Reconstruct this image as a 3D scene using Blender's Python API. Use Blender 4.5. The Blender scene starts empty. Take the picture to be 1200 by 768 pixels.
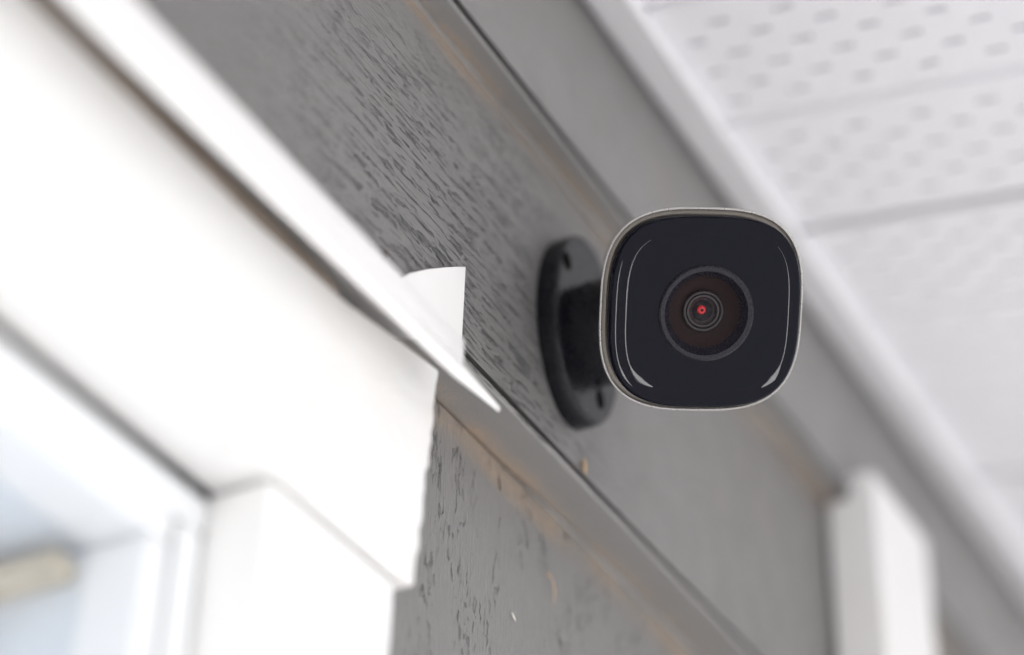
import bpy, bmesh, math, random
from mathutils import Matrix, Vector
import numpy as np

random.seed(7)
scene = bpy.context.scene
COL = scene.collection
S = 1.25            # metres per layout unit
Z0 = 1.75           # height of the lens above the ground

# ------------------------------------------------------------------ camera
FPX = 2611.513
ex = (0.47642203, -0.5172582, -0.71096132)
ey = (-0.87881764, -0.25579871, -0.40279843)
ez = (0.02648781, 0.8167074, -0.57644377)
RC = Matrix((ex, ey, ez))
cam_d = bpy.data.cameras.new('camera')
cam = bpy.data.objects.new('camera', cam_d)
COL.objects.link(cam)
cam.matrix_world = Matrix.Translation((0, 0, Z0)) @ RC.to_4x4()
cam_d.sensor_width = 36.0
cam_d.lens = FPX * 36.0 / 1200.0
cam_d.clip_start = 0.02
cam_d.clip_end = 2000
cam_d.dof.use_dof = True
cam_d.dof.focus_distance = 0.708 * S
cam_d.dof.aperture_fstop = 2.3
cam_d.dof.aperture_blades = 9
scene.camera = cam

# ------------------------------------------------------------------ world, sun, exposure
SUN_EL, SUN_AZ = math.radians(48), math.radians(215)     # azimuth measured from +Y clockwise
world = bpy.data.worlds.new('World')
scene.world = world
world.use_nodes = True
nt = world.node_tree
nt.nodes.clear()
sky = nt.nodes.new('ShaderNodeTexSky')
sky.sky_type = 'NISHITA'
sky.sun_disc = False
sky.sun_elevation = SUN_EL
sky.sun_rotation = SUN_AZ
sky.air_density = 1.0
sky.dust_density = 6.0
sky.ozone_density = 1.0
hsv = nt.nodes.new('ShaderNodeHueSaturation')
hsv.inputs['Saturation'].default_value = 0.22
bg = nt.nodes.new('ShaderNodeBackground')
bg.inputs['Strength'].default_value = 0.13
wo = nt.nodes.new('ShaderNodeOutputWorld')
nt.links.new(sky.outputs[0], hsv.inputs['Color'])
nt.links.new(hsv.outputs[0], bg.inputs[0])
nt.links.new(bg.outputs[0], wo.inputs[0])

sun_d = bpy.data.lights.new('sun', 'SUN')
sun_d.energy = 1.5
sun_d.angle = math.radians(40)
sun_d.color = (1.0, 0.97, 0.93)
sun = bpy.data.objects.new('sun', sun_d)
COL.objects.link(sun)
sd = Vector((math.sin(SUN_AZ) * math.cos(SUN_EL), math.cos(SUN_AZ) * math.cos(SUN_EL), math.sin(SUN_EL)))
sun.rotation_euler = (-sd).to_track_quat('-Z', 'Y').to_euler()
sun.location = (0, -6, 8)

scene.view_settings.view_transform = 'Standard'
scene.view_settings.look = 'None'
scene.view_settings.gamma = 1.0
scene.view_settings.use_curve_mapping = False
scene.view_settings.exposure = 0.85
scene.render.engine = 'CYCLES'
scene.cycles.use_denoising = True
scene.cycles.max_bounces = 10
scene.cycles.diffuse_bounces = 6

# ------------------------------------------------------------------ materials
def srgb(r, g, b):
    f = lambda c: (c / 255 / 12.92) if c / 255 <= 0.04045 else ((c / 255 + 0.055) / 1.055) ** 2.4
    return (f(r), f(g), f(b), 1.0)

class NM:
    """small helper round a node tree"""
    def __init__(self, name):
        self.m = bpy.data.materials.new(name)
        self.m.use_nodes = True
        self.t = self.m.node_tree
        self.b = self.t.nodes['Principled BSDF']
    def n(self, typ, **kw):
        x = self.t.nodes.new(typ)
        for k, v in kw.items():
            setattr(x, k, v)
        return x
    def l(self, a, b):
        self.t.links.new(a, b)
    def pos(self):
        return self.n('ShaderNodeNewGeometry').outputs['Position']
    def scaled(self, vec, sc):
        m = self.n('ShaderNodeVectorMath', operation='MULTIPLY')
        self.l(vec, m.inputs[0])
        m.inputs[1].default_value = sc
        return m.outputs[0]
    def noise(self, vec, scale=1.0, detail=4.0, rough=0.55, dist=0.0):
        x = self.n('ShaderNodeTexNoise')
        self.l(vec, x.inputs['Vector'])
        x.inputs['Scale'].default_value = scale
        x.inputs['Detail'].default_value = detail
        x.inputs['Roughness'].default_value = rough
        x.inputs['Distortion'].default_value = dist
        return x.outputs['Fac']
    def ramp(self, v, a, b, lo=0.0, hi=1.0):
        x = self.n('ShaderNodeMapRange', interpolation_type='SMOOTHSTEP')
        self.l(v, x.inputs['Value'])
        x.inputs['From Min'].default_value = a
        x.inputs['From Max'].default_value = b
        x.inputs['To Min'].default_value = lo
        x.inputs['To Max'].default_value = hi
        return x.outputs['Result']
    def math(self, op, a, b=None):
        x = self.n('ShaderNodeMath', operation=op)
        for i, v in enumerate((a, b)):
            if v is None:
                continue
            if isinstance(v, (int, float)):
                x.inputs[i].default_value = v
            else:
                self.l(v, x.inputs[i])
        return x.outputs[0]
    def mix(self, fac, a, b):
        x = self.n('ShaderNodeMix', data_type='RGBA')
        if isinstance(fac, (int, float)):
            x.inputs[0].default_value = fac
        else:
            self.l(fac, x.inputs[0])
        for i, v in ((6, a), (7, b)):
            if isinstance(v, tuple):
                x.inputs[i].default_value = v
            else:
                self.l(v, x.inputs[i])
        return x.outputs[2]
    def bump(self, h, dist, strength=1.0, prev=None):
        x = self.n('ShaderNodeBump')
        x.inputs['Strength'].default_value = strength
        x.inputs['Distance'].default_value = dist
        self.l(h, x.inputs['Height'])
        if prev is not None:
            self.l(prev, x.inputs['Normal'])
        return x.outputs[0]
    def sep(self, vec):
        x = self.n('ShaderNodeSeparateXYZ')
        self.l(vec, x.inputs[0])
        return x.outputs

def simple(name, col, rough=0.5, metal=0.0, noise_scale=30, var=0.06, bump=0.0, coat=0.0, bump_scale=400, ior=1.5):
    k = NM(name)
    k.b.inputs['IOR'].default_value = ior
    p = k.pos()
    f = k.noise(p, noise_scale, 5)
    d = tuple(c * (1 - var) for c in col[:3]) + (1,)
    u = tuple(min(1, c * (1 + var)) for c in col[:3]) + (1,)
    k.l(k.mix(f, d, u), k.b.inputs['Base Color'])
    k.l(k.ramp(k.noise(p, noise_scale * 2.3, 4), 0.3, 0.7, max(0, rough - 0.06), rough + 0.06), k.b.inputs['Roughness'])
    k.b.inputs['Metallic'].default_value = metal
    k.b.inputs['Coat Weight'].default_value = coat
    if bump:
        k.l(k.bump(k.noise(p, bump_scale, 4), bump), k.b.inputs['Normal'])
    return k.m

GREY = (0.198, 0.192, 0.187, 1)
TAN = (0.38, 0.265, 0.175, 1)

def paint_grey(name, axis, grain=1.0, tan_z=None, tan_w=0.006, under_y=None, under_w=0.012, fine=True):
    """weathered grey paint over rough sawn wood; axis = grain direction"""
    k = NM(name)
    p = k.pos()
    # gentle warp so that the grain wanders
    warp = k.n('ShaderNodeTexNoise')
    k.l(p, warp.inputs['Vector'])
    warp.inputs['Scale'].default_value = 14
    warp.inputs['Detail'].default_value = 2
    ws = k.n('ShaderNodeVectorMath', operation='MULTIPLY_ADD')
    k.l(warp.outputs['Color'], ws.inputs[0])
    ws.inputs[1].default_value = (0.004, 0.0, 0.007) if axis == 'x' else (0.008, 0.0, 0.004)
    k.l(p, ws.inputs[2])
    v = ws.outputs[0]
    if axis == 'x':
        v1 = k.scaled(v, (46, 46, 600)); v2 = k.scaled(v, (120, 120, 1500)); v3 = k.scaled(v, (24, 24, 120))
    else:
        v1 = k.scaled(v, (520, 520, 130)); v2 = k.scaled(v, (1100, 1100, 90)); v3 = k.scaled(v, (110, 110, 20))
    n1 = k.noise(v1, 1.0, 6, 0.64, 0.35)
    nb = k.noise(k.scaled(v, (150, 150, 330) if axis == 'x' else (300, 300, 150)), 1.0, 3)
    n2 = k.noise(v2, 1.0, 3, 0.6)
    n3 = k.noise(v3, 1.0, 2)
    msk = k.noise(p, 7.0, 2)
    # sawn faces are rough, the planed undersides are smooth
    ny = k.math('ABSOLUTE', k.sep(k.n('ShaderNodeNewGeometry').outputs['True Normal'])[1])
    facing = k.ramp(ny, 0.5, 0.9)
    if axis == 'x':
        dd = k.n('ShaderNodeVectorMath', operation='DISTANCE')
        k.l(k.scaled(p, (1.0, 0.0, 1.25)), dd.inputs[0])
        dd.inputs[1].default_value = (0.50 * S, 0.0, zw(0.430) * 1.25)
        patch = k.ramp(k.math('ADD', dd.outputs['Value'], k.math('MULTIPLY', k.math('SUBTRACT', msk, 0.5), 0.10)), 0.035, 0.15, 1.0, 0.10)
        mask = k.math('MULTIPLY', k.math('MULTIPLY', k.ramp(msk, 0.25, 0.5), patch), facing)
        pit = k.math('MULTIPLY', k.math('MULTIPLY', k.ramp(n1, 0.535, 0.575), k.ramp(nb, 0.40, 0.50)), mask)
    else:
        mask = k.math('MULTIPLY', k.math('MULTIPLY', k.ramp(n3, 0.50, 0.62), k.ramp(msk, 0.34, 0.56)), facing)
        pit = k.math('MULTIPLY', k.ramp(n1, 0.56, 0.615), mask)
    base = k.mix(k.noise(p, 5.0, 4), (GREY[0] * 0.92, GREY[1] * 0.92, GREY[2] * 0.93, 1), (GREY[0] * 1.06, GREY[1] * 1.06, GREY[2] * 1.05, 1))
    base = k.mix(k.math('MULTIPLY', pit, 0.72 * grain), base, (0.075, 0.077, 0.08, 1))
    # faint brownish weather stains
    st = k.ramp(k.noise(k.scaled(p, (9, 9, 14)), 1.0, 4), 0.58, 0.75, 0, 0.3)
    base = k.mix(st, base, (0.22, 0.195, 0.165, 1))
    if tan_z is not None:
        z = k.sep(p)[2]
        off = k.math('SUBTRACT', z, tan_z)
        wob = k.math('MULTIPLY', k.math('SUBTRACT', k.noise(k.scaled(p, (14, 14, 14)), 1.0, 3), 0.5), tan_w * 1.6)
        dist = k.math('ABSOLUTE', k.math('ADD', off, wob))
        band = k.ramp(dist, tan_w * 0.15, tan_w, 1, 0)
        br = k.ramp(k.noise(k.scaled(p, (16, 16, 16)), 1.0, 4, 0.7), 0.34, 0.62, 0.25, 1)
        sp = k.ramp(k.noise(k.scaled(p, (700, 700, 700)), 1.0, 2), 0.36, 0.6, 0.35, 1)
        base = k.mix(k.math('MULTIPLY', k.math('MULTIPLY', band, br), k.math('MULTIPLY', sp, 0.65)), base, TAN)
    if under_y is not None:      # bare, dusty wood along the inner edge of the underside
        y = k.sep(p)[1]
        w2 = k.math('MULTIPLY', k.math('SUBTRACT', k.noise(k.scaled(p, (20, 20, 20)), 1.0, 3), 0.5), under_w * 1.2)
        bd = k.ramp(k.math('ADD', k.math('SUBTRACT', under_y, y), w2), 0.0, under_w, 1, 0)
        br2 = k.ramp(k.noise(k.scaled(p, (13, 13, 13)), 1.0, 4, 0.7), 0.36, 0.6, 0.15, 1)
        sp2 = k.ramp(k.noise(k.scaled(p, (900, 900, 900)), 1.0, 2), 0.40, 0.62, 0.25, 1)
        inv = k.math('SUBTRACT', 1.0, facing)
        base = k.mix(k.math('MULTIPLY', k.math('MULTIPLY', k.math('MULTIPLY', bd, br2), sp2), k.math('MULTIPLY', inv, 0.95)), base, TAN)
    k.l(base, k.b.inputs['Base Color'])
    k.l(k.ramp(k.noise(p, 40, 3), 0.3, 0.7, 0.30, 0.46), k.b.inputs['Roughness'])
    b0 = None
    if fine:
        b0 = k.bump(k.noise(p, 900, 3), 0.00018)
    b1 = k.bump(k.math('MULTIPLY', n2, facing), 0.0005 * grain, 1.0, b0)
    h = k.math('SUBTRACT', k.math('MULTIPLY', k.math('MULTIPLY', n1, 0.4), facing), k.math('MULTIPLY', pit, 1.4))
    b2 = k.bump(h, 0.0013 * grain, 1.0, b1)
    k.l(b2, k.b.inputs['Normal'])
    return k.m

def zw(z):
    return z * S + Z0

M = {}
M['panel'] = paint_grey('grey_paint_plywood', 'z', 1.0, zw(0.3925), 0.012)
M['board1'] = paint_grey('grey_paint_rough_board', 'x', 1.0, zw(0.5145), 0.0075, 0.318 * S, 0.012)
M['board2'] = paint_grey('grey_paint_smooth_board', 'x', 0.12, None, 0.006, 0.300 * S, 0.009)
M['caulk'] = simple('painted_caulk', (0.2, 0.195, 0.19, 1), 0.45, 0, 60, 0.15, 0.0004)

def white_paint(name, col, dirt):
    k = NM(name)
    p = k.pos()
    f = k.noise(k.scaled(p, (8, 8, 8)), 1.0, 5, 0.6)
    base = k.mix(k.ramp(f, 0.45, 0.8), col, tuple(c * d for c, d in zip(col[:3], (0.93, 0.9, 0.86))) + (1,))
    s = k.ramp(k.noise(k.scaled(p, (55, 55, 30)), 1.0, 4, 0.65), 0.62, 0.78, 0, dirt)
    base = k.mix(s, base, (0.45, 0.33, 0.22, 1))
    k.l(base, k.b.inputs['Base Color'])
    k.l(k.ramp(f, 0.3, 0.7, 0.35, 0.5), k.b.inputs['Roughness'])
    k.l(k.bump(k.noise(k.scaled(p, (160, 160, 160)), 1.0, 4), 0.0006), k.b.inputs['Normal'])
    return k.m

M['white'] = white_paint('white_casing_paint', (0.79, 0.785, 0.775, 1), 0.35)
M['whitepost'] = white_paint('white_batten_paint', (0.76, 0.755, 0.745, 1), 0.3)
M['vinyl_frame'] = white_paint('white_window_vinyl', (0.72, 0.732, 0.745, 1), 0.2)
M['flash'] = simple('white_coated_flashing', (0.80, 0.79, 0.78, 1), 0.4, 0, 20, 0.04)
M['flash_dirty'] = simple('grimy_flashing_underside', (0.3, 0.24, 0.19, 1), 0.7, 0, 60, 0.3)  # brown of grime and shadow in the window gaps, put into the colour
M['soffit'] = simple('white_vinyl_soffit', (0.72, 0.71, 0.735, 1), 0.45, 0, 6, 0.04, 0.0004, 0, 90)
M['channel'] = simple('white_vinyl_channel', (0.70, 0.695, 0.71, 1), 0.4, 0, 20, 0.04)
M['strip'] = simple('pale_grey_trim_strip', (0.54, 0.535, 0.545, 1), 0.45, 0, 20, 0.05)  # greyer copy of the channel white, underside shading put into the colour
M['attic'] = simple('dark_attic_wood', (0.36, 0.31, 0.27, 1), 0.8)
M['fascia'] = simple('white_fascia_metal', (0.75, 0.75, 0.75, 1), 0.4)
M['shingle'] = simple('asphalt_shingle', (0.06, 0.058, 0.056, 1), 0.9, 0, 200, 0.5, 0.002, 0, 600)
M['ground'] = simple('snow_cover', (0.77, 0.775, 0.79, 1), 0.85, 0, 3, 0.05, 0.002, 0, 60)  # unseen ground, whitened to bounce light up onto wall and eave
M['blind'] = simple('pale_blue_blind_fabric', (0.78, 0.815, 0.86, 1), 0.8, 0, 40, 0.06)
M['wood'] = simple('tan_wood', (0.62, 0.53, 0.40, 1), 0.7, 0, 60, 0.3)
M['splinter'] = simple('bare_wood_fibre', (0.52, 0.36, 0.21, 1), 0.7, 0, 60, 0.2)
M['speck'] = simple('white_paint_fleck', (0.75, 0.72, 0.66, 1), 0.6)
M['nail'] = simple('rusty_nail', (0.07, 0.05, 0.045, 1), 0.6, 0.3, 800, 0.4)
M['screwhole'] = simple('screw_recess', (0.0015, 0.0015, 0.002, 1), 0.7, ior=1.1)
M['mount'] = simple('black_satin_plastic', (0.0035, 0.0036, 0.0065, 1), 0.25, 0, 300, 0.1, ior=1.38)
M['housing'] = simple('silver_satin_housing', (0.40, 0.385, 0.37, 1), 0.32, 0.4, 300, 0.06, 0.00004, 0, 1800)
M['recess'] = simple('brown_grey_gasket', (0.26, 0.23, 0.20, 1), 0.55, 0, 900, 0.25, 0.00008, 0, 2500)

def gloss_black(name, col, rough, ior=1.5, dust=0.0):
    k = NM(name)
    p = k.pos()
    k.b.inputs['IOR'].default_value = ior
    if dust:
        s = k.ramp(k.noise(p, 1500, 2), 0.72, 0.8, 0, dust)
        k.l(k.mix(s, col, (0.2, 0.19, 0.18, 1)), k.b.inputs['Base Color'])
    else:
        k.b.inputs['Base Color'].default_value = col
    k.l(k.ramp(k.noise(p, 30, 4), 0.3, 0.7, rough * 0.7, rough * 1.4), k.b.inputs['Roughness'])
    return k.m

M['face'] = gloss_black('glossy_black_front_glass', (0.0022, 0.0024, 0.0065, 1), 0.045, 1.21, 0.12)
M['ridge'] = simple('polished_black_ridge', (0.01, 0.01, 0.013, 1), 0.06, 0, 300, 0.1, ior=2.3)
M['ring'] = simple('dark_grey_lens_ring', (0.014, 0.013, 0.018, 1), 0.28, 0, 500, 0.1, ior=1.3)
M['barrel'] = simple('grey_barrel', (0.032, 0.028, 0.03, 1), 0.35, 0, 800, 0.1, ior=1.3)
M['barrel_dark'] = simple('dark_barrel', (0.003, 0.003, 0.005, 1), 0.3, ior=1.25)

def cone_mat():
    k = NM('brown_black_baffle')
    p = k.n('ShaderNodeTexCoord').outputs['Object']
    s = k.sep(p)
    a = k.math('ARCTAN2', s[1], s[0])
    r = k.math('SQRT', k.math('ADD', k.math('MULTIPLY', s[0], s[0]), k.math('MULTIPLY', s[1], s[1])))
    c = k.n('ShaderNodeCombineXYZ')
    k.l(k.math('MULTIPLY', a, 60.0), c.inputs[0])
    k.l(k.math('MULTIPLY', r, 1500.0), c.inputs[1])
    n = k.noise(c.outputs[0], 1.0, 4, 0.7)
    k.l(k.mix(k.ramp(n, 0.35, 0.7), (0.006, 0.0045, 0.006, 1), (0.025, 0.012, 0.0108, 1)), k.b.inputs['Base Color'])
    k.b.inputs['Roughness'].default_value = 0.5
    k.b.inputs['IOR'].default_value = 1.2
    return k.m
M['cone'] = cone_mat()

def glint_mat():
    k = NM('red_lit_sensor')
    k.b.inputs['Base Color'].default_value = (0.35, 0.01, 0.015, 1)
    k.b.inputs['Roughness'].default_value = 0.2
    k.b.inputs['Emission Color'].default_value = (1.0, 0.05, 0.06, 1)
    k.b.inputs['Emission Strength'].default_value = 0.08  # glint of the red lens element put in as faint emission
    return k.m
M['led'] = glint_mat()

def glass_mat(name, tint, refl_rough=0.02, f0=0.04):
    m = bpy.data.materials.new(name)
    m.use_nodes = True
    t = m.node_tree
    t.nodes.clear()
    tr = t.nodes.new('ShaderNodeBsdfTransparent'); tr.inputs[0].default_value = tint
    gl = t.nodes.new('ShaderNodeBsdfGlossy'); gl.inputs['Roughness'].default_value = refl_rough
    lw = t.nodes.new('ShaderNodeLayerWeight')
    pw = t.nodes.new('ShaderNodeMath'); pw.operation = 'POWER'; pw.inputs[1].default_value = 4.5
    t.links.new(lw.outputs['Facing'], pw.inputs[0])
    fr = t.nodes.new('ShaderNodeMath'); fr.operation = 'MULTIPLY_ADD'; fr.inputs[1].default_value = 0.9; fr.inputs[2].default_value = f0
    t.links.new(pw.outputs[0], fr.inputs[0])
    mx = t.nodes.new('ShaderNodeMixShader')
    o = t.nodes.new('ShaderNodeOutputMaterial')
    t.links.new(fr.outputs[0], mx.inputs[0]); t.links.new(tr.outputs[0], mx.inputs[1]); t.links.new(gl.outputs[0], mx.inputs[2])
    t.links.new(mx.outputs[0], o.inputs[0])
    return m
M['pane'] = glass_mat('window_glass', (0.96, 0.975, 0.99, 1))
M['lensglass'] = glass_mat('lens_glass', (0.95, 0.93, 0.95, 1), 0.01, 0.008)

# ------------------------------------------------------------------ mesh helpers
ORG = {}
def T(v):
    return Vector((v[0] * S, v[1] * S, v[2] * S + Z0))

def link_mesh(name, verts, faces, mat, parent=None, bevel=0.0, smooth=False, seg=2, origin=None):
    """verts in layout units -> one mesh object with its origin at its own centre"""
    w = [T(v) for v in verts]
    if origin is None:
        lo = Vector([min(v[i] for v in w) for i in range(3)]); hi = Vector([max(v[i] for v in w) for i in range(3)])
        org = (lo + hi) / 2
    else:
        org = T(origin)
    me = bpy.data.meshes.new(name)
    me.from_pydata([tuple(v - org) for v in w], [], faces)
    me.update()
    bm = bmesh.new(); bm.from_mesh(me)
    bmesh.ops.recalc_face_normals(bm, faces=bm.faces)
    bm.to_mesh(me); bm.free()
    if smooth:
        for p in me.polygons: p.use_smooth = True
    me.materials.append(mat)
    o = bpy.data.objects.new(name, me)
    COL.objects.link(o)
    ORG[o] = org
    if parent is not None:
        o.parent = parent
        o.location = org - ORG[parent]
    else:
        o.location = org
    if bevel:
        b = o.modifiers.new('bevel', 'BEVEL')
        b.width = bevel * S; b.segments = seg; b.limit_method = 'ANGLE'; b.angle_limit = math.radians(35)
        for p in me.polygons: p.use_smooth = True
        b.harden_normals = True
    return o

def thing(name, label, cat, base, group=None):
    o = bpy.data.objects.new(name, None)
    o.empty_display_size = 0.05
    COL.objects.link(o)
    ORG[o] = T(base); o.location = T(base)
    o['label'] = label; o['category'] = cat
    o['kind'] = 'thing'
    if group: o['group'] = group
    return o

def tag(o, label, cat, group=None):
    o['label'] = label; o['category'] = cat
    if group: o['group'] = group

def box(name, x0, x1, y0, y1, z0, z1, mat, parent=None, bevel=0.001):
    v = [(x, y, z) for x in (x0, x1) for y in (y0, y1) for z in (z0, z1)]
    f = [(0, 1, 3, 2), (4, 6, 7, 5), (0, 4, 5, 1), (2, 3, 7, 6), (0, 2, 6, 4), (1, 5, 7, 3)]
    return link_mesh(name, v, f, mat, parent, bevel)

def extrude_x(name, prof, x0, x1, mat, parent=None, bevel=0.0, steps=1, wob=0.0, smooth=False):
    """closed (y,z) profile swept along the wall"""
    n = len(prof); v = []; f = []
    for i in range(steps + 1):
        x = x0 + (x1 - x0) * i / steps
        dy = wob * math.sin(x * 9.1 + 1.3) * 0.6 + wob * 0.4 * math.sin(x * 23.7)
        dz = wob * math.sin(x * 7.3) * 0.6 + wob * 0.4 * math.sin(x * 31.7 + 2)
        for (y, z) in prof:
            v.append((x, y + dy, z + dz))
    for i in range(steps):
        for j in range(n):
            a = i * n + j; b = i * n + (j + 1) % n
            f.append((a, b, b + n, a + n))
    f.append(tuple(range(n))); f.append(tuple(range(steps * n, steps * n + n)))
    return link_mesh(name, v, f, mat, parent, bevel, smooth)

def extrude_y(name, prof, y0, y1, mat, parent=None, bevel=0.0):
    """closed (x,z) outline given thickness out of the wall"""
    n = len(prof)
    v = [(x, y0, z) for x, z in prof] + [(x, y1, z) for x, z in prof]
    f = [tuple(range(n)), tuple(range(n, 2 * n))] + [(j, (j + 1) % n, (j + 1) % n + n, j + n) for j in range(n)]
    return link_mesh(name, v, f, mat, parent, bevel)

# ------------------------------------------------------------------ layout constants (layout units)
ZG = -Z0 / S                 # ground
YP = 0.318                   # plywood panel face
Y1 = 0.300                   # lower trim board face
Y2 = 0.290                   # frieze board face
ZD = 0.3975                  # bottom of the lower trim board
ZA = 0.517                   # bottom of the frieze board
ZC = 0.592                   # underside of the wall channel
XL, XR = -1.15, 2.7

# ground
g = link_mesh('ground', [(-300, -300, ZG), (300, -300, ZG), (300, 300, ZG), (-300, 300, ZG)], [(0, 1, 2, 3)], M['ground'])
g['kind'] = 'structure'

# ------------------------------------------------------------------ house wall
wall = thing('house_wall', 'grey painted rough wood house wall with stepped trim boards under the eave', 'wall', (0.75, 0.34, ZG))
YB = 0.40
WX0, WX1 = -0.62, 0.405      # window opening
WZ0, WZ1 = -0.62, 0.306
for x0, x1, z0, z1 in ((WX1 + .001, 0.853, ZG, ZD - .0015), (0.8545, 1.80, ZG, ZD - .0015), (1.8015, XR, ZG, ZD - .0015),
                       (XL, WX0 - .001, ZG, ZD - .0015), (WX0, WX1, ZG, WZ0), (WX0, WX1, WZ1, ZD - .0015)):
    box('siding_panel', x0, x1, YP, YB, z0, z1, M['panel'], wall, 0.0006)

def board_prof(yf, zb, zt, yback, r=0.0009, gz=0.0013, gw=0.0040, gd=0.0070):
    """bottom edge rounded, a shallow kerf just above it on the face"""
    p = [(yback, zb)]
    for i in range(5):
        a = math.pi / 2 * i / 4
        p.append((yf + r - r * math.sin(a), zb + r - r * math.cos(a)))
    p += [(yf, zb + gz), (yf + gd, zb + gz), (yf + gd, zb + gz + gw + gd * 0.7), (yf + 0.0012, zb + gz + gw + 0.0008), (yf, zb + gz + gw)]
    p += [(yf, zt), (yback, zt)]
    return p
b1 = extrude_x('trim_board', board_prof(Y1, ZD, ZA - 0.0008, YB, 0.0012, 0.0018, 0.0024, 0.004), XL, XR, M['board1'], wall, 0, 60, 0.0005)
b1['label'] = 'rough sawn grey board with deep horizontal grain'
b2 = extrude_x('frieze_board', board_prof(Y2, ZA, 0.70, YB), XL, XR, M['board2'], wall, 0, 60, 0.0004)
b2['label'] = 'smoother grey board below the soffit channel'

def bead(name, x0, x1, y, z, r, mat, parent, step=0.004):
    v = []; f = []; n = 6
    cnt = int((x1 - x0) / step)
    for i in range(cnt + 1):
        x = x0 + (x1 - x0) * i / cnt
        rr = r * (1 + 0.35 * math.sin(x * 83) * math.sin(x * 37 + 1) + random.uniform(-.15, .15))
        rr *= min(1.0, 0.05 + i / 14, 0.05 + (cnt - i) / 14)
        for j in range(n):
            a = 2 * math.pi * j / n
            v.append((x, y + rr * math.cos(a), z + rr * math.sin(a)))
    for i in range(cnt):
        for j in range(n):
            a = i * n + j; b = i * n + (j + 1) % n
            f.append((a, b, b + n, a + n))
    f.append(tuple(range(n))); f.append(tuple(range(cnt * n, cnt * n + n)))
    return link_mesh(name, v, f, mat, parent, 0, True)
bead('caulk_bead', 0.566, 0.81, YP - 0.0003, ZD - 0.0012, 0.0014, M['caulk'], wall)
bead('caulk_bead', 0.20, 0.81, Y1 - 0.0003, ZA - 0.001, 0.0012, M['caulk'], wall)

# a nail head and lifted wood fibres
def disc_part(name, c, r, h, mat, parent, n=14):
    """short round stud standing out of the wall (-y)"""
    v = []; f = []
    for k, (rr, yy) in enumerate(((r, 0), (r, -h * 0.7), (r * 0.75, -h))):
        for j in range(n):
            a = 2 * math.pi * j / n
            v.append((c[0] + rr * math.cos(a), c[1] + yy, c[2] + rr * math.sin(a)))
    for k in range(2):
        for j in range(n):
            a = k * n + j; b = k * n + (j + 1) % n
            f.append((a, b, b + n, a + n))
    f.append(tuple(range(n))); f.append(tuple(range(2 * n, 3 * n)))
    return link_mesh(name, v, f, mat, parent, 0, False)
disc_part('nail_head', (0.4482, Y1, 0.4045), 0.0014, 0.0020, M['nail'], wall)

def sliver(name, pts, w, mat, parent):
    v = []; f = []
    for i, p in enumerate(pts):
        t = i / (len(pts) - 1)
        ww = w * (0.25 + 0.75 * math.sin(math.pi * min(max(t, 0.06), 0.94)))
        v += [(p[0] - ww, p[1], p[2]), (p[0], p[1] - ww, p[2]), (p[0] + ww, p[1], p[2]), (p[0], p[1] + ww, p[2])]
    for i in range(len(pts) - 1):
        for j in range(4):
            a = i * 4 + j; b = i * 4 + (j + 1) % 4
            f.append((a, b, b + 4, a + 4))
    f += [(0, 1, 2, 3), tuple(range(len(v) - 4, len(v)))]
    return link_mesh(name, v, f, mat, parent)

# ------------------------------------------------------------------ eave: soffit, channel, fascia, roof deck
eave = thing('roof_eave', 'overhanging eave with white perforated vinyl soffit panels', 'eave', (0.75, 0.29, ZC))
SL = 0.15                    # fall of the soffit away from the wall
YS0, ZS0 = 0.286, 0.5995
def sof(x, s, h=0.0):
    return (x, YS0 - s, ZS0 - SL * s + h)
OVER = 0.372
# wall channel (J profile): lower lip, front hem, back leg
tp = [(Y2 - 0.0004, ZC + 0.0075), (Y2 - 0.0040, ZC + 0.0075), (Y2 - 0.0040, ZC + 0.0024), (Y2 - 0.0044, ZC + 0.0018), (0.2745, ZC + 0.0002), (0.2728, ZC), (0.2722, ZC + 0.001), (0.2722, ZC + 0.0082), (Y2 - 0.0004, ZC + 0.0088)]
extrude_x('trim_strip', tp, XL, XR, M['strip'], eave, 0.0003, 40, 0.0004)
jp = [(0.2719, ZC - 0.0004), (0.2702, ZC - 0.0004), (0.2694, ZC + 0.0004), (0.2694, ZC + 0.0046), (0.2700, ZC + 0.0052), (0.2719, ZC + 0.0052)]
extrude_x('wall_channel', jp, XL, XR, M['channel'], eave, 0.0003, 40, 0.0004)

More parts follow.
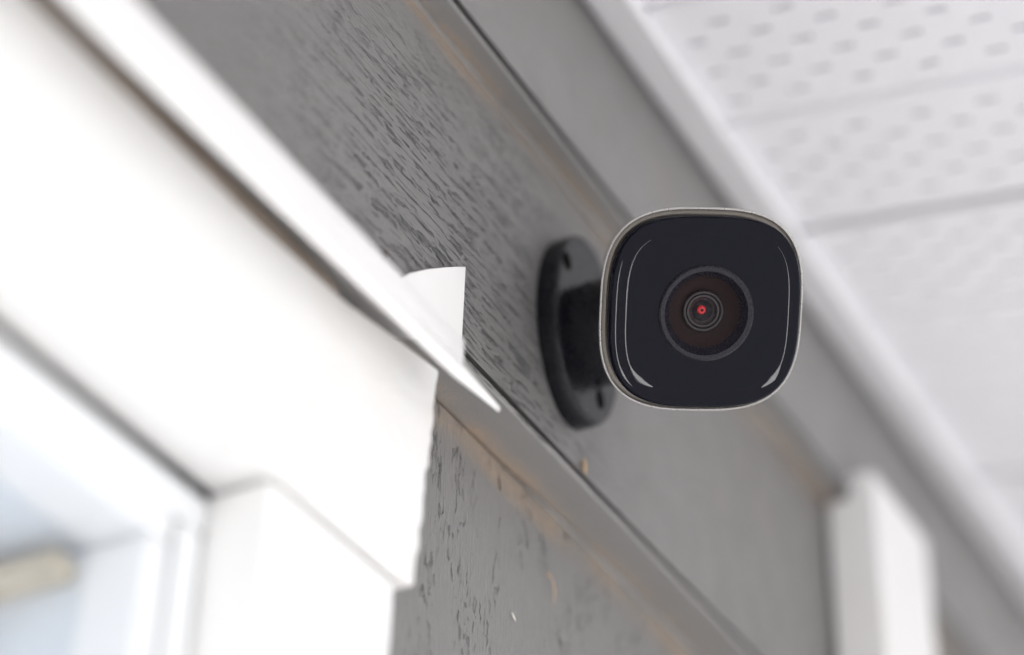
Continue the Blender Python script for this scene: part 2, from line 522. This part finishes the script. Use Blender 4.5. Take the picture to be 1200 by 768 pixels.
SEC, ROW, CELL = 0.0765, 0.0096, 0.0267
SLX, SLS = 0.0023, 0.0082
def panel_mesh(x0):
    v = []; f = []; idx = {}
    def P(x, s, h=0.0):
        key = (round(x, 6), round(s, 6), round(h, 6))
        if key not in idx:
            idx[key] = len(v); v.append(sof(x, s, h))
        return idx[key]
    def quad(xa, xb, sa, sb, ha=0.0, hb=0.0):
        f.append((P(xa, sa, ha), P(xb, sa, hb), P(xb, sb, hb), P(xa, sb, ha)))
    for sec in range(3):
        xs = x0 + sec * SEC
        r0 = xs + SEC / 2 - 3 * ROW; r1 = xs + SEC / 2 + 3 * ROW
        if sec == 0:          # lock joint: a narrow deep step
            quad(xs, xs + 0.0012, 0, OVER, 0.009, 0.009); quad(xs + 0.0012, xs + 0.0042, 0, OVER, 0.009, 0.0045)
            quad(xs + 0.0042, xs + 0.0046, 0, OVER, 0.0045, 0.0); quad(xs + 0.0046, r0, 0, OVER)
        else:                 # rolled V groove
            quad(xs - 0.0035, xs, 0, OVER, 0.0, 0.0042); quad(xs, xs + 0.0035, 0, OVER, 0.0042, 0.0)
            quad(xs + 0.0035, r0, 0, OVER)
        for i in range(6):
            xa, xb = r0 + i * ROW, r0 + (i + 1) * ROW
            s = 0.0 if i % 2 == 0 else -CELL / 2
            while s < OVER - 1e-6:
                sa, sb = max(s, 0.0), min(s + CELL, OVER)
                cs = s + CELL / 2; cx = (xa + xb) / 2
                if cs - SLS / 2 > sa and cs + SLS / 2 < sb:
                    x1_, x2_, s1, s2 = cx - SLX / 2, cx + SLX / 2, cs - SLS / 2, cs + SLS / 2
                    quad(xa, x1_, sa, sb); quad(x2_, xb, sa, sb); quad(x1_, x2_, sa, s1); quad(x1_, x2_, s2, sb)
                    h = 0.0030
                    f.append((P(x1_, s1, h), P(x2_, s1, h), P(x2_, s2, h), P(x1_, s2, h)))
                    f.append((P(x1_, s1), P(x1_, s2), P(x1_, s2, h), P(x1_, s1, h)))
                    f.append((P(x2_, s1), P(x2_, s1, h), P(x2_, s2, h), P(x2_, s2)))
                    f.append((P(x1_, s1), P(x1_, s1, h), P(x2_, s1, h), P(x2_, s1)))
                    f.append((P(x1_, s2), P(x2_, s2), P(x2_, s2, h), P(x1_, s2, h)))
                else:
                    quad(xa, xb, sa, sb)
                s += CELL
        xe = xs + SEC
        if sec < 2:
            quad(r1, xe - 0.0035, 0, OVER)
        else:
            quad(r1, xe - 0.0015, 0, OVER); quad(xe - 0.0015, xe - 0.0012, 0, OVER, 0.0, 0.005)
    return v, f
XJ = 0.7262                  # a lock joint falls here
k0 = -8
pv, pf = panel_mesh(XJ + k0 * 3 * SEC)
p0 = link_mesh('soffit_panel', pv, pf, M['soffit'], eave)
base_loc = p0.location.copy()
for k in range(k0 + 1, 9):
    c = p0.copy(); COL.objects.link(c); c.parent = eave
    c.location = base_loc + Vector(((k - k0) * 3 * SEC * S, 0, 0))
# dark roof space above the panels, fascia and roof deck
pb = sof(0, OVER)
extrude_x('roof_space_board', [(Y2 - 0.002, 0.640), (pb[1] + 0.003, 0.628), (pb[1] + 0.003, 0.640), (Y2 - 0.002, 0.652)], XL, XR, M['attic'], eave)
extrude_x('fascia', [(pb[1] - 0.002, pb[2] - 0.006), (pb[1] - 0.004, pb[2] - 0.006), (pb[1] - 0.004, 0.70), (pb[1] - 0.002, 0.70)], XL, XR, M['fascia'], eave, 0.0006)
extrude_x('roof_deck', [(pb[1] - 0.03, 0.702), (0.60, 0.862), (0.60, 0.878), (pb[1] - 0.03, 0.716)], XL - .05, XR + .05, M['shingle'], eave)

# ------------------------------------------------------------------ window at the left
win = thing('window', 'white framed window with wide casing and drip cap, out of focus at left', 'window', (-0.1, 0.318, WZ0))
YC = 0.295
def jag(x0, x1, z0, z1, n, amp):
    pts = []
    for i in range(n + 1):
        t = i / n
        pts.append((x0 + (x1 - x0) * t + (random.uniform(-amp, amp) if 0 < i < n else 0), z0 + (z1 - z0) * t))
    return pts
hc = [(-0.70, 0.3005)] + [(0.4690, 0.3005)] + jag(0.4700, 0.4768, 0.302, 0.3785, 26, 0.0007) + [(0.455, 0.3755), (0.425, 0.3705), (0.38, 0.3678), (-0.70, 0.3675)]
extrude_y('head_casing', hc, YC, YP - 0.0005, M['white'], win, 0.0008)
sc_ = [(0.401, 0.2988), (0.401, -0.66)] + [(0.4625, -0.66)] + jag(0.4632, 0.4628, -0.2, 0.2988, 60, 0.0006)
extrude_y('side_casing', sc_, YC + 0.0022, YP - 0.0005, M['white'], win, 0.0008)
extrude_y('side_casing', [(-0.69, 0.2988), (-0.625, 0.2988), (-0.625, -0.66), (-0.69, -0.66)], YC + 0.0022, YP - 0.0005, M['white'], win, 0.0008)
box('window_sill', -0.71, 0.48, 0.276, YP - 0.0005, -0.685, -0.6605, M['white'], win, 0.0015)
# drip cap: sloping top, front lip, hem that runs past the end
dc = [(0.3176, 0.3935), (0.2800, 0.3777), (0.2794, 0.3767), (0.2794, 0.3640), (0.2808, 0.3640), (0.2808, 0.3757), (0.3176, 0.3915)]
cap = extrude_x('drip_cap', dc, -0.72, 0.4645, M['flash'], win, 0.0002, 30, 0.0003)
def hem():
    v = []; f = []; n = 8
    xs = [-0.72, 0.0, 0.30, 0.42, 0.455, 0.462, 0.470, 0.478, 0.484, 0.4875]
    for i, x in enumerate(xs):
        t = min(1, max(0, (x - 0.3) / 0.185))
        zc = 0.3605 + 0.0058 * t
        h = 0.0040 * (1 - 0.15 * t); w = 0.0016
        tp_ = min(1, max(0, (0.4875 - x) / 0.026)); h *= 0.32 + 0.68 * tp_; w *= 0.3 + 0.7 * tp_
        for j in range(n):
            a = 2 * math.pi * j / n
            v.append((x, 0.2798 + w * math.cos(a), zc + h * math.sin(a)))
    for i in range(len(xs) - 1):
        for j in range(n):
            a = i * n + j; b = i * n + (j + 1) % n
            f.append((a, b, b + n, a + n))
    f += [tuple(range(n)), tuple(range(len(v) - n, len(v)))]
    return link_mesh('hem', v, f, M['flash'], cap, 0, True)
hem()
flap = [(0.4932, 0.4294), (0.4868, 0.4252), (0.4802, 0.4205), (0.4702, 0.4131), (0.4606, 0.4052), (0.4550, 0.3992), (0.4930, 0.3985)]
fl = extrude_y('flashing_tab', flap, Y1 - 0.0028, Y1 - 0.0018, M['flash'], win, 0.0002)
fl['label'] = 'torn corner of white flashing turned up on the board'
# brown strip under the cap: grime and soft shadow put into its colour
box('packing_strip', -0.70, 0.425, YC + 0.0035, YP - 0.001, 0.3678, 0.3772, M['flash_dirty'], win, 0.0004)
box('gap_packing', WX0 + .001, 0.3885, 0.326, YB, 0.2966, 0.3058, M['flash_dirty'], win, 0.0004)  # brown strip added for the shadow line under the head casing
# vinyl frame and sash: four rails each
YF = 0.3155
def rails(name, x0, x1, z0, z1, w, ya, yb, mat, parent, bev=0.0015):
    box(name, x0, x1, ya, yb, z1 - w, z1, mat, parent, bev)
    box(name, x0, x1, ya, yb, z0, z0 + w, mat, parent, bev)
    box(name, x0, x0 + w, ya + .0003, yb, z0 + w + .0002, z1 - w - .0002, mat, parent, bev)
    box(name, x1 - w, x1, ya + .0003, yb, z0 + w + .0002, z1 - w - .0002, mat, parent, bev)
rails('frame_rail', WX0 + .0005, 0.4000, WZ0 + .002, 0.2962, 0.0099, YF, YB, M['vinyl_frame'], win)
rails('sash_rail', WX0 + .0125, 0.3883, WZ0 + .0138, 0.2868, 0.0090, YF + 0.0012, YB - 0.01, M['vinyl_frame'], win)
box('pane', WX0 + .0218, 0.3791, 0.336, 0.3375, WZ0 + .023, 0.2776, M['pane'], win, 0)
box('shade', WX0 + .022, 0.3789, 0.3725, 0.374, WZ0 + .0232, 0.2774, M['blind'], win, 0)  # sheet added behind the pane, its pale blue standing for reflected sky
box('inner_wood_strip', 0.3700, 0.3788, 0.3385, 0.3715, 0.2672, 0.2730, M['wood'], win, 0.0006)

# ------------------------------------------------------------------ white batten at the right
bx0, bx1 = 0.8185, 0.889
v = []; prof = [(0.276, 0.5275), (Y2 - .0012, 0.5275), (Y2 - .0012, ZA - .0012), (Y1 - .0012, ZA - .0012), (Y1 - .0012, ZD - .002), (YP - .0006, ZD - .002), (YP - .0006, ZG), (0.276, ZG)]
bat = extrude_x('batten', prof, bx0, bx1, M['whitepost'], None, 0.0018)
tag(bat, 'white vertical wooden batten at lower right, its top under the frieze board', 'batten')

# ------------------------------------------------------------------ security camera
def pix(px, py, depth):
    """a point of the place from a bearing and a distance, in layout units"""
    c = Vector(((px - 600) / FPX, (384 - py) / FPX, -1)) * depth
    return RC @ c
DC = (0.5703, Y1, 0.4524)
sec = thing('security_camera', 'black fronted security camera with red lens centre on an oval black wall mount', 'security camera', DC)

def revolve(name, prof, frame, mat, parent, n=48, smooth=True, cap0=True, cap1=True):
    """prof: list of (radius, height) along frame z"""
    v = []; f = []
    for r, h in prof:
        for j in range(n):
            a = 2 * math.pi * j / n
            v.append(frame @ Vector((r * math.cos(a), r * math.sin(a), h)))
    for i in range(len(prof) - 1):
        for j in range(n):
            a = i * n + j; b = i * n + (j + 1) % n
            f.append((a, b, b + n, a + n))
    if cap0: f.append(tuple(range(n)))
    if cap1: f.append(tuple(range((len(prof) - 1) * n, len(prof) * n)))
    o = link_mesh(name, v, f, mat, parent, 0, False, origin=frame.translation)
    if smooth:
        for p in o.data.polygons: p.use_smooth = len(p.vertices) == 4
        try:
            o.data.set_sharp_from_angle(angle=math.radians(32))
        except Exception:
            pass
    return o

def loft(name, secs, frame, mat, parent, cap0=True, cap1=True):
    """secs: list of (outline, height)"""
    v = []; f = []; n = len(secs[0][0])
    for o, h in secs:
        for x, y in o:
            v.append(frame @ Vector((x, y, h)))
    for i in range(len(secs) - 1):
        for j in range(n):
            a = i * n + j; b = i * n + (j + 1) % n
            f.append((a, b, b + n, a + n))
    if cap0: f.append(tuple(range(n)))
    if cap1: f.append(tuple(range((len(secs) - 1) * n, len(secs) * n)))
    o = link_mesh(name, v, f, mat, parent, 0, False, origin=frame.translation)
    for p in o.data.polygons: p.use_smooth = len(p.vertices) == 4
    try:
        o.data.set_sharp_from_angle(angle=math.radians(30))
    except Exception:
        pass
    return o
# frame of the mount: z out of the wall
FW = Matrix(((1, 0, 0, DC[0]), (0, 0, -1, DC[1]), (0, 1, 0, DC[2]), (0, 0, 0, 1)))
H_D = 0.0082
HOLES = ((0.5525, 0.4700), (0.5790, 0.4275))
def oval(d):
    return [((0.0244 - d) * math.cos(2 * math.pi * i / 96), (0.0380 - d) * math.sin(2 * math.pi * i / 96)) for i in range(96)]
base = loft('mount_base', [(oval(0), 0.0), (oval(0), H_D - 0.0014), (oval(0.0004), H_D - 0.0006), (oval(0.0014), H_D)], FW, M['mount'], sec)
# oval screw slots
def slot_part(cx, cz, rx, rz, tilt):
    n = 20; v = []; f = []
    for (k, h) in ((1.0, H_D + 0.00025), (0.82, H_D + 0.0003), (0.7, H_D + 0.00012)):
        for j in range(n):
            a = 2 * math.pi * j / n
            x, y = rx * k * math.cos(a), rz * k * math.sin(a)
            v.append(FW @ Vector((cx + x * math.cos(tilt) - y * math.sin(tilt), cz + x * math.sin(tilt) + y * math.cos(tilt), h)))
    for i in range(2):
        for j in range(n):
            a = i * n + j; b = i * n + (j + 1) % n
            f.append((a, b, b + n, a + n))
    f.append(tuple(range(n))); f.append(tuple(range(2 * n, 3 * n)))
    return link_mesh('screw_hole', v, f, M['screwhole'], base)
slot_part(HOLES[0][0] - DC[0], HOLES[0][1] - DC[2], 0.0027, 0.0036, 0.2)
slot_part(HOLES[1][0] - DC[0], HOLES[1][1] - DC[2], 0.0027, 0.0036, 0.2)

# head frame
FC = pix(828.5, 368, 0.705)
yaw, pit, rol = math.radians(7.5), math.radians(-9.5), math.radians(-0.8)
n_cam = Matrix.Rotation(yaw, 3, 'Y') @ Matrix.Rotation(-pit, 3, 'X') @ Matrix.Rotation(rol, 3, 'Z')
FH = Matrix.Translation(FC) @ (RC @ n_cam).to_4x4()

# arm: from the mount out to a ball inside the back of the housing
FA = Matrix.Translation((0, 0, 0.4488 - DC[2])) @ FW
revolve('arm', [(0.0186, H_D), (0.0184, 0.030), (0.0172, 0.034), (0.012, 0.0365)], FA, M['mount'], sec, 64)

def sq_outline(hw, hh, d=0.0, e=3.05, n=112):
    """superellipse outline moved inwards by d"""
    res = []
    for i in range(n):
        t = 2 * math.pi * (i + 0.5) / n
        c, q = math.cos(t), math.sin(t)
        x = hw * math.copysign(abs(c) ** (2 / e), c); y = hh * math.copysign(abs(q) ** (2 / e), q)
        nx = math.copysign(abs(x / hw) ** (e - 1), x) / hw; ny = math.copysign(abs(y / hh) ** (e - 1), y) / hh
        L = math.hypot(nx, ny)
        res.append((x - d * nx / L, y - d * ny / L))
    return res

HW, HH = 0.0331, 0.0330
def ol(d, k=1.0):
    return sq_outline(HW * k, HH * k, d)
ZR = -0.0080    # front edge of the shell
house = loft('housing', [(ol(0.010, 0.72), ZR - 0.056), (ol(0.004, 0.735), ZR - 0.0545), (ol(0.001, 0.74), ZR - 0.050), (ol(0, 0.76), ZR - 0.028),
                         (ol(0.0, 0.935), ZR - 0.005), (ol(0.0, 1.0), ZR - 0.0004), (ol(0.0002), ZR), (ol(0.0006), ZR), (ol(0.0009), ZR - 0.0005), (ol(0.0009), ZR - 0.0035)],
             FH, M['housing'], sec, True, False)
loft('gasket', [(ol(0.00095), ZR - 0.0034), (ol(0.00095), ZR - 0.0016), (ol(0.0046), ZR - 0.0010)], FH, M['recess'], house, False, False)
# glossy front: steep wall, wide rolled shoulder, nearly flat glass
PU = 0.0024      # how far the front stands proud of the shell
fs = [(ol(0.0022), ZR - 0.0025), (ol(0.0022), ZR + PU + 0.0020)]
for i in range(1, 7):
    a = math.pi / 2 * i / 6
    fs.append((ol(0.0022 + 0.0013 * (1 - math.cos(a))), ZR + PU + 0.0020 + 0.0013 * math.sin(a)))
for d, h in ((0.0052, 0.0034), (0.0062, 0.0036), (0.0074, 0.0038), (0.0084, 0.00398)):
    fs.append((ol(d), ZR + PU + h))
RLENS = 0.0153
face = loft('front_glass', fs, FH, M['face'], sec, False, False)
ZF = ZR + PU + 0.00398
# flat of the glass: ring between the rounded outline and the lens opening
inner = ol(0.0084); n_in = len(inner)
v = []; f = []
rings = 6
for i in range(rings + 1):
    t = i / rings
    for (x, y) in inner:
        a = math.atan2(y, x)
        cx, cy = RLENS * 0.97 * math.cos(a), RLENS * 0.97 * math.sin(a)
        v.append(FH @ Vector((x + (cx - x) * t, y + (cy - y) * t, ZF + 0.0003 * math.sin(math.pi / 2 * t))))
for i in range(rings):
    for j in range(n_in):
        a = i * n_in + j; b = i * n_in + (j + 1) % n_in
        f.append((a, b, b + n_in, a + n_in))
link_mesh('glass_face', v, f, M['face'], face, 0, True)
# side highlights of the front put in as ridges: thin lines that swell into hooks low at the corners
def highlight_ridge(d, sgn, a0, a1, w, hook, zlift):
    path = ol(d); n = len(path)
    order = sorted(range(n), key=lambda i: math.atan2(path[i][1], sgn * path[i][0]))
    pts = [path[i] for i in order]
    ang = [math.degrees(math.atan2(p[1], sgn * p[0])) for p in pts]
    sel = [(p, a) for p, a in zip(pts, ang) if a0 <= a <= a1]
    v = []; f = []; m = 7
    for p, a in sel:
        t = (a - a0) / (a1 - a0)                 # 0 low end, 1 top end
        ww = w * min(1, (1 - t) / 0.25) + hook * max(0, 1 - abs(t - 0.10) / 0.10)
        if t < 0.1: ww = (w + hook) * max(t / 0.1, 0.05)
        ww = max(ww, 0.00004)
        L = math.hypot(*p); ux, uy = -p[0] / L, -p[1] / L
        zb = ZR + PU + zlift
        for k in range(m):
            q = -1 + 2 * k / (m - 1)
            v.append(FH @ Vector((p[0] + ux * ww * q, p[1] + uy * ww * q, zb + 0.55 * ww * math.sqrt(max(0, 1 - q * q)))))
    for i in range(len(sel) - 1):
        for k in range(m - 1):
            a = i * m + k
            f.append((a, a + 1, a + 1 + m, a + m))
    return link_mesh('edge_ridge', v, f, M['ridge'], face, 0, True)
highlight_ridge(0.0074, -1, -58, 52, 0.00022, 0.0009, 0.0038)
highlight_ridge(0.0043, -1, -48, 40, 0.00020, 0.0003, 0.0033)
highlight_ridge(0.0062, 1, -52, 45, 0.00016, 0.0009, 0.0036)
ZL = ZF + 0.0003
lens = revolve('lens_ring', [(RLENS, ZL - 0.001), (RLENS, ZL + 0.0007), (RLENS - 0.0005, ZL + 0.0011), (RLENS - 0.0018, ZL + 0.0007), (RLENS - 0.0024, ZL - 0.0004), (0.0116, ZL - 0.0022), (0.0116, ZL - 0.003)],
               FH, M['ring'], sec, 96, True, False, False)
revolve('lens_baffle', [(0.0117, ZL - 0.0026), (0.0105, ZL - 0.0034), (0.0085, ZL - 0.0044), (0.0066, ZL - 0.0050), (0.0060, ZL - 0.0050)], FH, M['cone'], lens, 96, True, False, False)
revolve('lens_barrel', [(0.0066, ZL - 0.0055), (0.0066, ZL - 0.0040), (0.0063, ZL - 0.0037), (0.0058, ZL - 0.0039), (0.0055, ZL - 0.0047), (0.0052, ZL - 0.0042), (0.0046, ZL - 0.0042), (0.0042, ZL - 0.0050), (0.0034, ZL - 0.0056)],
        FH, M['barrel'], lens, 72, True, False, False)
revolve('lens_bore', [(0.0036, ZL - 0.0056), (0.0030, ZL - 0.0062), (0.0014, ZL - 0.0070), (0.0010, ZL - 0.0070)], FH, M['barrel_dark'], lens, 48, True, False, True)
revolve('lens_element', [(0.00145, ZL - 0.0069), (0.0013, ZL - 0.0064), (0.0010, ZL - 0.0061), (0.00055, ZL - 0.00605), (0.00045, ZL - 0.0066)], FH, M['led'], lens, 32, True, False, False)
dome = []
for i in range(9):
    a = math.radians(8 + 82 * (1 - i / 8))
    dome.append((0.0046 * math.sin(a) , ZL - 0.0049 + 0.0018 * math.cos(a)))
revolve('lens_glass', dome, FH, M['lensglass'], lens, 48, True, False, True)

# ------------------------------------------------------------------ small wear on the boards
def wall_pt(px, py, y):
    d = RC @ Vector(((px - 600) / FPX, (384 - py) / FPX, -1))
    return d * (y / d[1])
a = wall_pt(644, 672, YP - 0.0008); b = wall_pt(649, 707, YP - 0.0015)
sliver('wood_splinter', [a, a.lerp(b, .35) + Vector((-.0006, -.0012, 0)), a.lerp(b, .7) + Vector((-.0004, -.0012, 0)), b], 0.0003, M['splinter'], wall)
a = wall_pt(641, 672, YP - 0.0004); b = wall_pt(644, 676, YP - 0.001)
sliver('wood_splinter', [a, (a + b) / 2, b], 0.0005, M['splinter'], wall)
a = wall_pt(600, 718, YP - 0.0004); b = wall_pt(604, 728, YP - 0.001)
sliver('paint_fleck', [a, (a + b) / 2, b], 0.0004, M['speck'], wall)
a = wall_pt(684, 538, Y1 - 0.0003); b = wall_pt(686, 556, Y1 - 0.0005)
sliver('wood_splinter', [a, (a + b) / 2, b], 0.0008, M['splinter'], wall)
for i in range(7):
    px = random.uniform(640, 660); py = random.uniform(596, 625)
    a = wall_pt(px, py, YP - 0.0003); b = wall_pt(px + random.uniform(2, 5), py + random.uniform(6, 14), YP - 0.001)
    sliver('wood_splinter', [a, (a + b) / 2, b], 0.0002, M['splinter'], wall)
